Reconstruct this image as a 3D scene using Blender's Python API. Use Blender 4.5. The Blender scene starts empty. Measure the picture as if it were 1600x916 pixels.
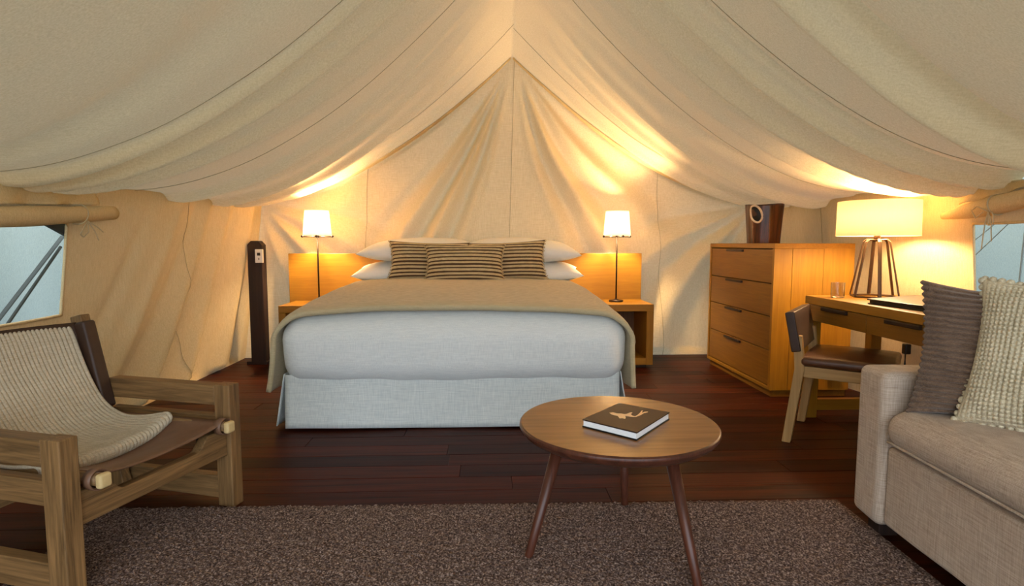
import bpy, bmesh, math, random
from mathutils import Vector, Matrix, noise as mnoise

random.seed(7)
S = bpy.context.scene
COL = S.collection
PI = math.pi
R = math.radians


def lin(c):
    return tuple(((v / 255) / 12.92 if v / 255 <= 0.04045 else ((v / 255 + 0.055) / 1.055) ** 2.4) for v in c) + (1.0,)


# ------------------------------------------------------------------ camera
F_PX, CAM_H, VP = 900.0, 1.1, (763.0, 380.0)
cam_d = bpy.data.cameras.new('camera')
cam_d.sensor_width = 36.0
cam_d.lens = 36.0 * F_PX / 1600.0
cam_d.clip_start = 0.05
cam = bpy.data.objects.new('camera', cam_d)
COL.objects.link(cam)
pitch = -math.atan2(458 - VP[1], F_PX)
yaw = math.atan2(800 - VP[0], math.hypot(F_PX, 458 - VP[1]))
cam.location = (0, 0, CAM_H)
cam.rotation_euler = (PI / 2 + pitch, 0, -yaw)
S.camera = cam

# ------------------------------------------------------------------ world, exposure
S.view_settings.view_transform = 'Standard'
S.view_settings.look = 'None'
S.view_settings.exposure = 0.52
S.view_settings.gamma = 1.0
S.view_settings.use_curve_mapping = False
W = bpy.data.worlds.new('overcast_sky')
S.world = W
W.use_nodes = True
bg = W.node_tree.nodes['Background']
bg.inputs['Color'].default_value = (0.80, 0.90, 1.0, 1)
bg.inputs['Strength'].default_value = 3.2
BEDSIDE_EMIT = 1500.0
DESK_EMIT = 520.0
LAMP_COLOUR = (1.0, 0.72, 0.42, 1)
DESK_COLOUR = (1.0, 0.71, 0.41, 1)

# ------------------------------------------------------------------ materials
MATS = {}


class NT:
    def __init__(s, name):
        s.m = bpy.data.materials.new(name)
        s.m.use_nodes = True
        s.t = s.m.node_tree
        s.n = s.t.nodes
        s.p = s.n['Principled BSDF']
        s.out = s.n['Material Output']
        tc = s.n.new('ShaderNodeTexCoord')
        s.co = tc.outputs['Object']
        MATS[name] = s.m

    def link(s, a, b):
        s.t.links.new(a, b)

    def noise(s, scale, detail=3.0, stretch=None, rough=0.55, dist=0.0, co=None):
        n = s.n.new('ShaderNodeTexNoise')
        n.inputs['Scale'].default_value = scale
        n.inputs['Detail'].default_value = detail
        n.inputs['Roughness'].default_value = rough
        n.inputs['Distortion'].default_value = dist
        c = co or s.co
        if stretch:
            mp = s.n.new('ShaderNodeMapping')
            mp.inputs['Scale'].default_value = stretch
            s.link(c, mp.inputs['Vector'])
            c = mp.outputs['Vector']
        s.link(c, n.inputs['Vector'])
        return n.outputs['Fac']

    def ramp(s, fac, stops):
        r = s.n.new('ShaderNodeValToRGB')
        e = r.color_ramp.elements
        while len(e) > 1:
            e.remove(e[-1])
        e[0].position = stops[0][0]
        e[0].color = stops[0][1]
        for p, c in stops[1:]:
            k = e.new(p)
            k.color = c
        s.link(fac, r.inputs['Fac'])
        return r.outputs['Color']

    def math(s, op, a, b):
        m = s.n.new('ShaderNodeMath')
        m.operation = op
        for i, v in enumerate((a, b)):
            if isinstance(v, (int, float)):
                m.inputs[i].default_value = v
            else:
                s.link(v, m.inputs[i])
        return m.outputs[0]

    def mix(s, fac, a, b, mode='MIX'):
        m = s.n.new('ShaderNodeMix')
        m.data_type = 'RGBA'
        m.blend_type = mode
        for i, v in ((0, fac), (6, a), (7, b)):
            if isinstance(v, (int, float, tuple)):
                m.inputs[i].default_value = v
            else:
                s.link(v, m.inputs[i])
        return m.outputs[2]

    def bump(s, h, strength=0.3, dist=0.01):
        b = s.n.new('ShaderNodeBump')
        b.inputs['Strength'].default_value = strength
        b.inputs['Distance'].default_value = dist
        s.link(h, b.inputs['Height'])
        s.link(b.outputs['Normal'], s.p.inputs['Normal'])
        return b.outputs['Normal']

    def col(s, c):
        if isinstance(c, tuple):
            s.p.inputs['Base Color'].default_value = c
        else:
            s.link(c, s.p.inputs['Base Color'])

    def rough(s, v, spec=0.5):
        s.p.inputs['Roughness'].default_value = v
        s.p.inputs['Specular IOR Level'].default_value = spec

    def vary(s, c, amt):
        oi = s.n.new('ShaderNodeObjectInfo')
        v = s.math('MULTIPLY_ADD', oi.outputs['Random'], amt)
        v.node.inputs[2].default_value = 1 - amt / 2
        h = s.n.new('ShaderNodeHueSaturation')
        s.link(v, h.inputs['Value'])
        s.link(c, h.inputs['Color'])
        return h.outputs['Color']


def wood(name, dark, light, axis='z', rough=0.45, vary=0.0, grain=1.0, bump=0.15, spec=0.4, offset=False):
    t = NT(name)
    st = {'x': (1.2, 22, 22), 'y': (22, 1.2, 22), 'z': (22, 22, 1.2)}[axis]
    st2 = {'x': (3, 160, 160), 'y': (160, 3, 160), 'z': (160, 160, 3)}[axis]
    co = t.co
    if offset:
        oi = t.n.new('ShaderNodeObjectInfo')
        va = t.n.new('ShaderNodeVectorMath')
        va.operation = 'ADD'
        t.link(t.co, va.inputs[0])
        m = t.math('MULTIPLY', oi.outputs['Random'], 37.0)
        t.link(m, va.inputs[1])
        co = va.outputs[0]
    a = t.noise(grain, 5, st, 0.6, 1.2, co)
    b = t.noise(grain, 3, st2, 0.7, 0, co)
    f = t.math('ADD', t.math('MULTIPLY', a, 0.65), t.math('MULTIPLY', b, 0.35))
    c = t.ramp(f, [(0.32, lin(dark)), (0.68, lin(light))])
    if vary:
        c = t.vary(c, vary)
    t.col(c)
    t.rough(rough, spec)
    t.bump(f, bump, 0.004)
    return t.m


def fabric(name, c1, c2, scale=260, rough=0.9, bump=0.35, sheen=0.0, contrast=0.12, cells=1.0):
    t = NT(name)
    a = t.noise(1.0, 2, (scale, scale, scale * 0.04))
    b = t.noise(1.0, 2, (scale * 0.04, scale * 0.04, scale))
    f = t.math('ADD', t.math('MULTIPLY', a, 0.5), t.math('MULTIPLY', b, 0.5))
    t.col(t.ramp(f, [(0.5 - contrast, lin(c1)), (0.5 + contrast, lin(c2))]))
    t.rough(rough, 0.15)
    t.p.inputs['Sheen Weight'].default_value = sheen
    t.bump(f, bump, 0.004)
    return t.m


def plain(name, c, rough=0.5, metal=0.0, spec=0.5, nscale=40, namt=0.06, bump=0.05):
    t = NT(name)
    f = t.noise(nscale, 4)
    l = lin(c)
    d = tuple(v * (1 - namt * 2) for v in l[:3]) + (1,)
    t.col(t.ramp(f, [(0.3, d), (0.7, l)]))
    t.rough(rough, spec)
    t.p.inputs['Metallic'].default_value = metal
    if bump:
        t.bump(f, bump, 0.004)
    return t.m


def cloth_translucent(name, c1, c2, trans, tint, weave=170, bump=0.25):
    t = NT(name)
    a = t.noise(1.0, 2, (weave, weave, 12))
    b = t.noise(1.0, 2, (12, weave, weave))
    big = t.noise(2.2, 4)
    f = t.math('ADD', t.math('MULTIPLY', a, 0.5), t.math('MULTIPLY', b, 0.5))
    c = t.ramp(f, [(0.35, lin(c1)), (0.65, lin(c2))])
    c = t.mix(t.math('MULTIPLY', big, 0.12), c, lin((190, 170, 130)))
    h = t.math('ADD', f, t.math('MULTIPLY', t.noise(14, 4, (1, 1, 0.5)), 2.5))
    nrm = t.bump(h, bump, 0.006)
    d = t.n.new('ShaderNodeBsdfDiffuse')
    tr = t.n.new('ShaderNodeBsdfTranslucent')
    mx = t.n.new('ShaderNodeMixShader')
    t.link(c, d.inputs['Color'])
    t.link(nrm, d.inputs['Normal'])
    tr.inputs['Color'].default_value = tint
    mx.inputs[0].default_value = trans
    t.link(d.outputs[0], mx.inputs[1])
    t.link(tr.outputs[0], mx.inputs[2])
    t.link(mx.outputs[0], t.out.inputs['Surface'])
    t.n.remove(t.p)
    return t.m


cloth_translucent('canvas', (214, 187, 138), (232, 208, 162), 0.09, lin((220, 208, 176)))
cloth_translucent('fly_canvas', (158, 172, 172), (178, 192, 190), 0.26, lin((104, 118, 114)))
cloth_translucent('shade_bedside', (240, 234, 222), (248, 244, 236), 0.80, lin((252, 240, 222)), 300, 0.1)
cloth_translucent('shade_desk', (238, 228, 206), (246, 238, 218), 0.28, lin((250, 236, 206)), 300, 0.1)
wood('floor_wood', (24, 8, 3), (80, 30, 10), 'x', 0.45, 0.85, 0.8, 0.25, 0.10, True)
wood('oak_z', (142, 96, 18), (168, 118, 28), 'z', 0.45, 0, 1.7)
wood('oak_x', (142, 96, 18), (168, 118, 28), 'x', 0.45, 0, 1.7)
wood('oak_y', (142, 96, 18), (168, 118, 28), 'y', 0.45, 0, 1.7)
wood('oak_dark_y', (116, 76, 14), (142, 96, 24), 'y', 0.45, 0, 1.7)
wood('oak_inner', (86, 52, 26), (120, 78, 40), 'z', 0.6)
wood('chair_oak_x', (78, 56, 30), (156, 118, 74), 'x', 0.55, 0.15, 2.0, 0.35)
wood('chair_oak_y', (78, 56, 30), (156, 118, 74), 'y', 0.55, 0.15, 2.0, 0.35)
wood('chair_oak_z', (78, 56, 30), (156, 118, 74), 'z', 0.55, 0.15, 2.0, 0.35)
wood('pale_oak_z', (150, 112, 62), (196, 156, 100), 'z', 0.5)
wood('pale_oak_x', (150, 112, 62), (196, 156, 100), 'x', 0.5)
wood('walnut_top', (124, 80, 38), (162, 112, 60), 'x', 0.26, 0, 0.9, 0.04, 0.5)
wood('walnut_leg', (58, 30, 20), (98, 54, 38), 'z', 0.35)
wood('post_wood', (22, 12, 8), (54, 32, 22), 'z', 0.6)
wood('log_wood', (14, 6, 3), (112, 58, 20), 'z', 0.28, 0, 0.9, 0.5, 0.5)
plain('bark_ring', (226, 206, 180), 0.6)
plain('end_grain', (214, 186, 132), 0.6)
plain('leather_brown', (122, 88, 66), 0.45, 0, 0.4, 25, 0.1, 0.15)
plain('leather_dark', (66, 44, 32), 0.5, 0, 0.4, 25, 0.1, 0.15)
plain('leather_seat', (96, 58, 34), 0.34, 0, 0.5, 18, 0.15, 0.15)
plain('strap_black', (14, 12, 11), 0.6)
plain('bronze', (58, 42, 30), 0.4, 0.6)
plain('bronze_bar', (92, 62, 32), 0.42, 0.4)
plain('handle_dark', (48, 30, 18), 0.5, 0.3)
plain('white_plastic', (232, 230, 222), 0.4, 0, 0.5, 10, 0.01, 0)
plain('dark_plastic', (26, 26, 28), 0.35, 0, 0.5, 10, 0.01, 0)
plain('black_cover', (12, 12, 14), 0.4, 0, 0.4, 60, 0.05, 0.05)
plain('book_cover', (42, 24, 18), 0.5, 0, 0.4, 90, 0.08, 0.05)
plain('gold_foil', (238, 208, 172), 0.4, 0.2, 0.5, 60, 0.05, 0)
plain('cord_cream', (205, 186, 148), 0.8)
plain('seam_thread', (186, 164, 122), 0.9)
plain('dark_webbing_and_gap', (74, 78, 74), 0.8)
plain('cord_grey', (150, 160, 160), 0.8)
plain('ground_soil', (62, 58, 44), 0.95, 0, 0.1, 4, 0.3, 0.3)
plain('mattress_white', (226, 224, 216), 0.9, 0, 0.2)
fabric('linen_white', (210, 213, 213), (242, 243, 240), 420, 0.95, 0.1, 0, 0.2)
fabric('linen_skirt', (192, 199, 199), (234, 237, 233), 300, 0.95, 0.18, 0, 0.2)
fabric('pillow_cotton', (236, 232, 224), (246, 243, 236), 500, 0.9, 0.06)
fabric('throw_beige', (176, 158, 122), (214, 196, 158), 520, 0.95, 0.35, 0.2, 0.2)
fabric('sofa_linen', (156, 134, 116), (210, 192, 174), 330, 0.95, 0.3, 0.1, 0.2)
fabric('stripe_dark', (70, 50, 36), (98, 72, 50), 420, 0.95, 0.4)
fabric('stripe_cream', (186, 160, 116), (220, 196, 150), 420, 0.95, 0.4)
fabric('chenille_brown', (84, 64, 50), (132, 106, 86), 420, 0.95, 0.5, 0.3)
fabric('waffle_cream', (186, 172, 142), (226, 214, 186), 420, 0.95, 0.4, 0.2)
fabric('ribbed_throw', (176, 160, 136), (206, 192, 168), 420, 0.95, 0.4, 0.1)

# rug: speckled heather pile
t = NT('rug_wool')
a = t.noise(150, 2)
b = t.noise(60, 3)
f = t.math('ADD', t.math('MULTIPLY', a, 0.7), t.math('MULTIPLY', b, 0.3))
t.col(t.ramp(f, [(0.36, lin((52, 40, 37))), (0.5, lin((100, 82, 76))), (0.64, lin((168, 146, 134)))]))
t.rough(0.98, 0.05)
t.bump(f, 0.6, 0.006)
# glass
t = NT('clear_glass')
t.p.inputs['Transmission Weight'].default_value = 1.0
t.p.inputs['Roughness'].default_value = 0.02
t.p.inputs['IOR'].default_value = 1.45
# paper pages
t = NT('paper_pages')
t.col(t.ramp(t.noise(1, 2, (3, 3, 900)), [(0.35, lin((222, 224, 226))), (0.6, lin((246, 247, 248)))]))
t.rough(0.7, 0.3)


def emitter(name, colour, strength):
    m = bpy.data.materials.new(name)
    m.use_nodes = True
    n = m.node_tree.nodes
    n.remove(n['Principled BSDF'])
    e = n.new('ShaderNodeEmission')
    e.inputs['Color'].default_value = colour
    e.inputs['Strength'].default_value = strength
    m.node_tree.links.new(e.outputs[0], n['Material Output'].inputs['Surface'])
    MATS[name] = m


emitter('bulb_bedside', LAMP_COLOUR, BEDSIDE_EMIT)
emitter('bulb_desk', DESK_COLOUR, DESK_EMIT)


# ------------------------------------------------------------------ mesh helpers
class MB:
    def __init__(s):
        s.v, s.f, s.mi = [], [], []

    def add(s, vs, fs, M=None, mi=0):
        o = len(s.v)
        s.v += [tuple(M @ Vector(v)) if M else tuple(v) for v in vs]
        s.f += [tuple(i + o for i in f) for f in fs]
        s.mi += [mi] * len(fs)
        return s

    def box(s, lo, hi, M=None, mi=0):
        x0, y0, z0 = lo
        x1, y1, z1 = hi
        vs = [(x0, y0, z0), (x1, y0, z0), (x1, y1, z0), (x0, y1, z0), (x0, y0, z1), (x1, y0, z1), (x1, y1, z1), (x0, y1, z1)]
        fs = [(0, 3, 2, 1), (4, 5, 6, 7), (0, 1, 5, 4), (1, 2, 6, 5), (2, 3, 7, 6), (3, 0, 4, 7)]
        return s.add(vs, fs, M, mi)

    def prism(s, poly, axis, a, b, M=None):
        """extrude a 2D polygon along axis from a to b"""
        def pt(p, h):
            return {'x': (h, p[0], p[1]), 'y': (p[0], h, p[1]), 'z': (p[0], p[1], h)}[axis]
        n = len(poly)
        vs = [pt(p, a) for p in poly] + [pt(p, b) for p in poly]
        fs = [tuple(range(n)), tuple(range(2 * n - 1, n - 1, -1))]
        fs += [(i, i + n, (i + 1) % n + n, (i + 1) % n) for i in range(n)]
        return s.add(vs, fs, M)

    def tube(s, pts, r, seg=8, M=None, caps=True, flat=1.0):
        pts = [Vector(p) for p in pts]
        n = len(pts)
        rr = r if isinstance(r, (list, tuple)) else [r] * n
        vs, fs = [], []
        up = Vector((0, 0, 1))
        for i, p in enumerate(pts):
            d = (pts[min(i + 1, n - 1)] - pts[max(i - 1, 0)])
            if d.length < 1e-9:
                d = Vector((0, 0, 1))
            d.normalize()
            a = d.cross(up)
            if a.length < 1e-3:
                a = d.cross(Vector((0, 1, 0)))
            a.normalize()
            b = d.cross(a)
            for k in range(seg):
                an = 2 * PI * k / seg
                vs.append(p + (a * math.cos(an) + b * math.sin(an) * flat) * rr[i])
        for i in range(n - 1):
            for k in range(seg):
                k2 = (k + 1) % seg
                fs.append((i * seg + k, i * seg + k2, (i + 1) * seg + k2, (i + 1) * seg + k))
        if caps:
            fs.append(tuple(range(seg - 1, -1, -1)))
            fs.append(tuple((n - 1) * seg + k for k in range(seg)))
        return s.add(vs, fs, M)

    def lathe(s, prof, c=(0, 0, 0), seg=32, M=None, closed=False):
        vs, fs = [], []
        n = len(prof)
        for (r, z) in prof:
            for k in range(seg):
                a = 2 * PI * k / seg
                vs.append((c[0] + r * math.cos(a), c[1] + r * math.sin(a), c[2] + z))
        for i in range(n if closed else n - 1):
            j = (i + 1) % n
            for k in range(seg):
                k2 = (k + 1) % seg
                fs.append((i * seg + k, i * seg + k2, j * seg + k2, j * seg + k))
        if not closed:
            if prof[0][0] > 1e-6:
                fs.append(tuple(range(seg - 1, -1, -1)))
            if prof[-1][0] > 1e-6:
                fs.append(tuple((n - 1) * seg + k for k in range(seg)))
        return s.add(vs, fs, M)

    def grid(s, fn, nu, nv, skip=None, M=None, mif=None):
        vs = [fn(i / nu, j / nv) for j in range(nv + 1) for i in range(nu + 1)]
        o = len(s.v)
        s.v += [tuple(M @ Vector(v)) if M else tuple(v) for v in vs]
        for j in range(nv):
            for i in range(nu):
                if skip and skip(i, j):
                    continue
                a = o + j * (nu + 1) + i
                s.f.append((a, a + 1, a + nu + 2, a + nu + 1))
                s.mi.append(mif(i, j) if mif else 0)
        return s

    def rbox(s, lo, hi, r, n=16, fn=None, M=None):
        """rounded box with n cells per side; fn displaces each point"""
        lo, hi = Vector(lo), Vector(hi)
        c, h = (lo + hi) / 2, (hi - lo) / 2
        r = min(r, *h)
        idx, vs, fs = {}, [], []

        def cell(t, hh):
            # denser towards the rounded edges
            k = 4
            if t <= k:
                return -hh + r * (t / k)
            if t >= n - k:
                return hh - r * ((n - t) / k)
            return (-hh + r) + (2 * hh - 2 * r) * (t - k) / (n - 2 * k)

        def vid(i, j, k):
            key = (i, j, k)
            if key not in idx:
                p = Vector((cell(i, h.x), cell(j, h.y), cell(k, h.z)))
                q = Vector([max(-(h[a] - r), min(h[a] - r, p[a])) for a in range(3)])
                d = p - q
                if d.length > 1e-9:
                    p = q + d.normalized() * r
                p = p + c
                if fn:
                    p = Vector(fn(p))
                idx[key] = len(vs)
                vs.append(p)
            return idx[key]
        for a in range(n):
            for b in range(n):
                fs.append((vid(a, b, 0), vid(a, b + 1, 0), vid(a + 1, b + 1, 0), vid(a + 1, b, 0)))
                fs.append((vid(a, b, n), vid(a + 1, b, n), vid(a + 1, b + 1, n), vid(a, b + 1, n)))
                fs.append((vid(a, 0, b), vid(a + 1, 0, b), vid(a + 1, 0, b + 1), vid(a, 0, b + 1)))
                fs.append((vid(a, n, b), vid(a, n, b + 1), vid(a + 1, n, b + 1), vid(a + 1, n, b)))
                fs.append((vid(0, a, b), vid(0, a, b + 1), vid(0, a + 1, b + 1), vid(0, a + 1, b)))
                fs.append((vid(n, a, b), vid(n, a + 1, b), vid(n, a + 1, b + 1), vid(n, a, b + 1)))
        return s.add(vs, fs, M)

    def build(s, name, mat, parent=None, smooth=False, bevel=0.0, solid=0.0, bseg=2, subsurf=0, fix=True):
        me = bpy.data.meshes.new(name)
        me.from_pydata(s.v, [], s.f)
        mats = mat if isinstance(mat, (list, tuple)) else [mat]
        for m in mats:
            me.materials.append(MATS[m])
        if len(mats) > 1:
            me.polygons.foreach_set('material_index', s.mi)
        if fix:
            bm = bmesh.new()
            bm.from_mesh(me)
            bmesh.ops.recalc_face_normals(bm, faces=bm.faces)
            bm.to_mesh(me)
            bm.free()
        if smooth:
            me.polygons.foreach_set('use_smooth', [True] * len(me.polygons))
        me.update()
        o = bpy.data.objects.new(name, me)
        COL.objects.link(o)
        if parent:
            o.parent = parent
        if bevel:
            b = o.modifiers.new('bevel', 'BEVEL')
            b.width = bevel
            b.segments = bseg
            b.limit_method = 'ANGLE'
            b.angle_limit = R(40)
        if solid:
            b = o.modifiers.new('solid', 'SOLIDIFY')
            b.thickness = solid
            b.offset = 0
        if subsurf:
            b = o.modifiers.new('sub', 'SUBSURF')
            b.levels = b.render_levels = subsurf
        return o


def bx(name, lo, hi, mat, parent=None, bevel=0.003, M=None):
    return MB().box(lo, hi, M).build(name, mat, parent, bevel=bevel)


def tag(o, label=None, cat=None, group=None, kind=None):
    for k, v in (('label', label), ('category', cat), ('group', group), ('kind', kind)):
        if v:
            o[k] = v
    return o


def thing(name, label, cat, loc=(0, 0, 0), rz=0.0, group=None):
    o = bpy.data.objects.new(name, None)
    o.empty_display_size = 0.1
    COL.objects.link(o)
    o.location = loc
    o.rotation_euler = (0, 0, rz)
    return tag(o, label, cat, group)


def dup(root, loc, rz=None, label=None):
    kids = {}
    for o in COL.objects:
        kids.setdefault(o.parent, []).append(o)

    def cp(o, parent):
        c = o.copy()
        COL.objects.link(c)
        c.parent = parent
        for ch in kids.get(o, []):
            cp(ch, c)
        return c
    c = cp(root, None)
    c.location = loc
    if rz is not None:
        c.rotation_euler = (0, 0, rz)
    if label:
        c['label'] = label
    return c


def structure(o):
    o['kind'] = 'structure'
    return o


def sm(a, b, x):
    t = max(0.0, min(1.0, (x - a) / (b - a)))
    return t * t * (3 - 2 * t)


def g(x, s):
    return math.exp(-(x / s) ** 2)


def nz(x, y, z=0.0):
    return mnoise.noise(Vector((x, y, z)))


# ------------------------------------------------------------------ tent shell
XC = 0.225
EL, ER = -2.24, 2.69          # eaves
BL, BR = -2.34, 2.76          # wall feet
YF, YB = -1.3, 5.56           # front opening, back wall


def ridge(Y):
    return 3.1 - 0.27 * sm(4.7, 5.56, Y) - 0.05 * g(Y - 3.0, 0.8)


def eave(Y):
    return 1.44 + 0.04 * sm(4.2, 5.5, Y) - 0.07 * g(Y - 2.9, 0.7) * 0.6


# folds of the roof cloth: side, Y at ridge, Y at eave, depth, width at ridge, width at eave
FOLDS = [(-1, 2.72, 2.70, -0.022, .035, .02), (-1, 2.86, 2.76, 0.030, .05, .022), (-1, 3.04, 2.82, -0.026, .05, .022), (-1, 3.22, 2.88, 0.036, .06, .026), (-1, 3.48, 2.98, -0.022, .05, .03),
         (-1, 3.62, 3.15, 0.020, .04, .03), (-1, 3.98, 4.1, -0.024, .07, .05), (-1, 4.22, 4.45, 0.034, .07, .06), (-1, 4.42, 4.72, -0.026, .05, .04), (-1, 4.62, 4.92, 0.034, .06, .05),
         (-1, 4.84, 5.1, -0.028, .05, .04), (-1, 5.02, 5.22, 0.026, .04, .03), (-1, 5.26, 5.36, -0.022, .035, .03), (-1, 2.1, 2.5, 0.02, .2, .05),
         (1, 2.10, 2.40, 0.042, .06, .04), (1, 2.30, 2.50, -0.030, .05, .035), (1, 2.80, 2.78, 0.020, .03, .02), (1, 2.98, 2.86, -0.026, .045, .024), (1, 3.15, 2.94, 0.036, .05, .03), (1, 3.34, 3.04, -0.030, .05, .03),
         (1, 3.52, 3.16, 0.030, .05, .035), (1, 3.75, 3.4, -0.018, .06, .05), (1, 4.2, 4.0, 0.028, .08, .07), (1, 4.45, 4.45, -0.028, .06, .05), (1, 4.68, 4.75, 0.032, .06, .045), (1, 4.9, 5.0, -0.026, .05, .04), (1, 5.06, 5.2, 0.026, .04, .035), (1, 5.3, 5.38, -0.022, .035, .03)]


def roof(u, Y):
    """u -1..1 across the tent (0 = ridge)"""
    w = abs(u)
    x = XC + (XC - EL) * u if u < 0 else XC + (ER - XC) * u
    zr, ze = ridge(Y), eave(Y) + (0.06 * g(Y - 2.5, 0.6) if u > 0 else 0)
    s = 0.365 - 0.09 * sm(4.6, 5.5, Y)
    skew = 1 + 0.25 * (w - 0.5)
    z = zr - (zr - ze) * w - 4 * s * w * (1 - w) * skew
    # cloth hangs a little lower half way between the seams
    ph = (Y - (3.72 if u < 0 else 3.95)) / 1.08
    z -= 0.012 * math.sin(PI * (ph - math.floor(ph))) * (4 * w * (1 - w))
    env = sm(0.03, 0.3, w) * (1 - 0.35 * sm(0.93, 1.0, w))
    for (sd, yr, ye, a, sr, se) in FOLDS:
        if sd * u < 0:
            continue
        yc = yr + (ye - yr) * (w ** 1.3)
        sg = (sr + (se - sr) * w)
        d = Y - yc
        if abs(d) < 3.2 * sg:
            z += 3.0 * a * env * g(d, sg) * (0.6 + 0.4 * w)
    z += 0.012 * nz(x * 0.9, Y * 1.3, 3.1) + 0.004 * nz(x * 3.1, Y * 5.0, 8.2)
    return Vector((x, Y, z))


def yv(v):
    return YF + (YB - YF) * v


roof_o = MB().grid(lambda a, b: roof(2 * a - 1, yv(b)), 200, 420).build('ceiling', 'canvas', smooth=True, fix=False)
structure(roof_o)


def seam(parent, pts, r=0.0016, mat='seam_thread'):
    return MB().tube(pts, r, 5).build('seam', mat, parent, smooth=True)


for sd, ys in ((-1, (0.45, 1.55, 2.65, 3.72, 5.12)), (1, (0.45, 1.6, 2.72, 3.95, 5.16))):
    for y0 in ys:
        pts = []
        for k in range(61):
            w = k / 60
            dy = 0.03 * math.sin(2.2 * w + y0)
            p = roof(sd * w, y0 + dy * w)
            p.z -= 0.003
            pts.append(p)
        seam(roof_o, pts)
# back hem of the roof, a doubled strip of cloth
for sd in (-1, 1):
    m = MB()
    m.grid(lambda a, b, sd=sd: roof(sd * (0.004 + a * 0.99), YB - 0.025 - 0.10 * b * (0.3 + 0.7 * math.sin(PI * min(1, a * 1.0)))) + Vector((0, 0, -0.008 - 0.012 * math.sin(PI * b))), 60, 6)
    m.build('roof_hem', 'canvas', roof_o, smooth=True, solid=0.004, fix=False)

# back wall
AP = Vector((0.24, YB, ridge(YB)))
WF = [(-36, .028, 2.4), (-30.5, -.045, 2.0), (-26.5, .05, 2.0), (-22.5, -.05, 1.8), (-18, .045, 1.8), (-13.5, -.03, 2.0), (-48, -.02, 3.5), (-55, .025, 3.5),
      (10, -.02, 2.5), (15.5, .045, 2.4), (21, -.05, 2.6), (27, .045, 2.6), (34, -.03, 3), (41, .035, 4), (50, -.03, 3.5), (57, .02, 3)]


def backwall(a, t):
    top = roof(2 * a - 1, YB)
    xb = BL + (BR - BL) * a
    z = top.z * t
    x = xb + (top.x - xb) * t
    dx, dz = x - AP.x, AP.z - z
    r = math.hypot(dx, dz)
    ph = math.degrees(math.atan2(dx, max(dz, 1e-4)))
    y = YB
    # radiating folds, curving outward lower down
    php = ph - (6.0 if dx > 0 else -2.0) * sm(0.6, 1.9, r) * (1 if dx > 0 else 1)
    env = sm(0.05, 0.9, r) * (1 - sm(1.9, 2.6, r)) + 0.25 * sm(1.9, 2.6, r)
    for (p0, am, sg) in WF:
        y += am * 1.25 * env * g(php - p0, sg)
    # swags hanging from the two upper corners
    for cx, cz, sg in ((-2.17, 1.5, -1), (2.62, 1.5, 1)):
        ddx, ddz = (cx - x) * sg, cz - z
        rr = math.hypot(ddx, ddz)
        if ddx > 0:
            an = math.degrees(math.atan2(ddz, ddx))
            e2 = sm(0.08, 0.5, rr) * (1 - 0.6 * sm(1.2, 2.2, rr))
            for (p0, am, s2) in ((16, .022, 4), (30, -.022, 4), (41, .032, 4), (52, -.03, 4.5), (64, .026, 5), (76, -.02, 4)):
                y += 1.5 * am * e2 * g(an - p0 + 6 * math.sin(rr * 2.2), s2)
    y += 0.012 * nz(x * 1.3, z * 1.6, 1.0) + 0.006 * nz(x * 4, z * 4, 5.0)
    y -= 0.0
    fade = sm(0, 0.05, t) * (1 - sm(0.97, 1.0, t))
    return Vector((x, YB + (y - YB) * fade, z))


bw = structure(MB().grid(backwall, 210, 130).build('wall_back', 'canvas', smooth=True, fix=False))


def wall_seam(x0, x1, t1=0.995):
    pts = []
    for k in range(41):
        t = t1 * k / 40
        a = ((x0 + (x1 - x0) * t) - BL) / (BR - BL)
        p = backwall(a, t)
        p.y -= 0.004
        pts.append(p)
    return seam(bw, pts, 0.002)


wall_seam(0.17, 0.235)
wall_seam(-1.24, -1.19)
wall_seam(1.72, 1.66)

# side walls with a window each
WZ0, WZ1 = 0.735 / 1.45, 1.235 / 1.45
NV, NU = 60, 150


def side_lists(y0, y1):
    ys = []
    n1, n2, n3 = 40, 24, 70
    for k in range(n1):
        ys.append(YF + (y0 - YF) * k / n1)
    for k in range(n2):
        ys.append(y0 + (y1 - y0) * k / n2)
    for k in range(n3 + 1):
        ys.append(y1 + (YB - y1) * k / n3)
    zs = [WZ0 * k / 30 for k in range(30)] + [WZ0 + (WZ1 - WZ0) * k / 20 for k in range(20)] + [WZ1 + (1 - WZ1) * k / 12 for k in range(13)]
    return ys, zs, (n1, n1 + n2), (30, 50)


def left_x(Y, t):
    z = 1.45 * t
    x = BL + (EL + 0.05 - BL) * t + 0.07 * sm(4.7, 5.55, Y) * t
    # long diagonal folds fanning down and forward from the eave
    for (yt, yb2, am, s0) in ((5.35, 4.9, .05, .09), (5.15, 4.55, -.045, .09), (5.0, 4.25, .05, .08), (4.85, 3.95, -.04, .09), (4.7, 3.75, .04, .08), (4.55, 3.5, -.035, .09), (4.3, 3.2, .03, .1), (3.95, 2.9, -.025, .1), (5.5, 5.3, -.05, .07)):
        yc = yb2 + (yt - yb2) * (t ** 0.75)
        x += 2.0 * am * g(Y - yc, 0.72 * s0 * (1.2 - 0.4 * t)) * (1 - 0.75 * t) * sm(0, 0.04, t)
    x += 0.012 * nz(Y * 1.4, z * 1.5, 9.0) * (1 - sm(0.9, 1.0, t))
    return x


def right_x(Y, t):
    z = 1.45 * t
    x = BR + (ER - 0.05 - BR) * t - 0.05 * sm(4.7, 5.55, Y) * t
    for (yt, yb2, am, s0) in ((5.2, 4.8, .03, .09), (4.9, 4.5, -.03, .09), (4.5, 4.2, .025, .1), (4.1, 3.9, -.02, .1)):
        yc = yb2 + (yt - yb2) * t
        x -= am * g(Y - yc, s0) * (1 - 0.6 * t)
    x += 0.012 * nz(Y * 1.4, z * 1.5, 19.0) * (1 - sm(0.9, 1.0, t))
    return x


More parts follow.
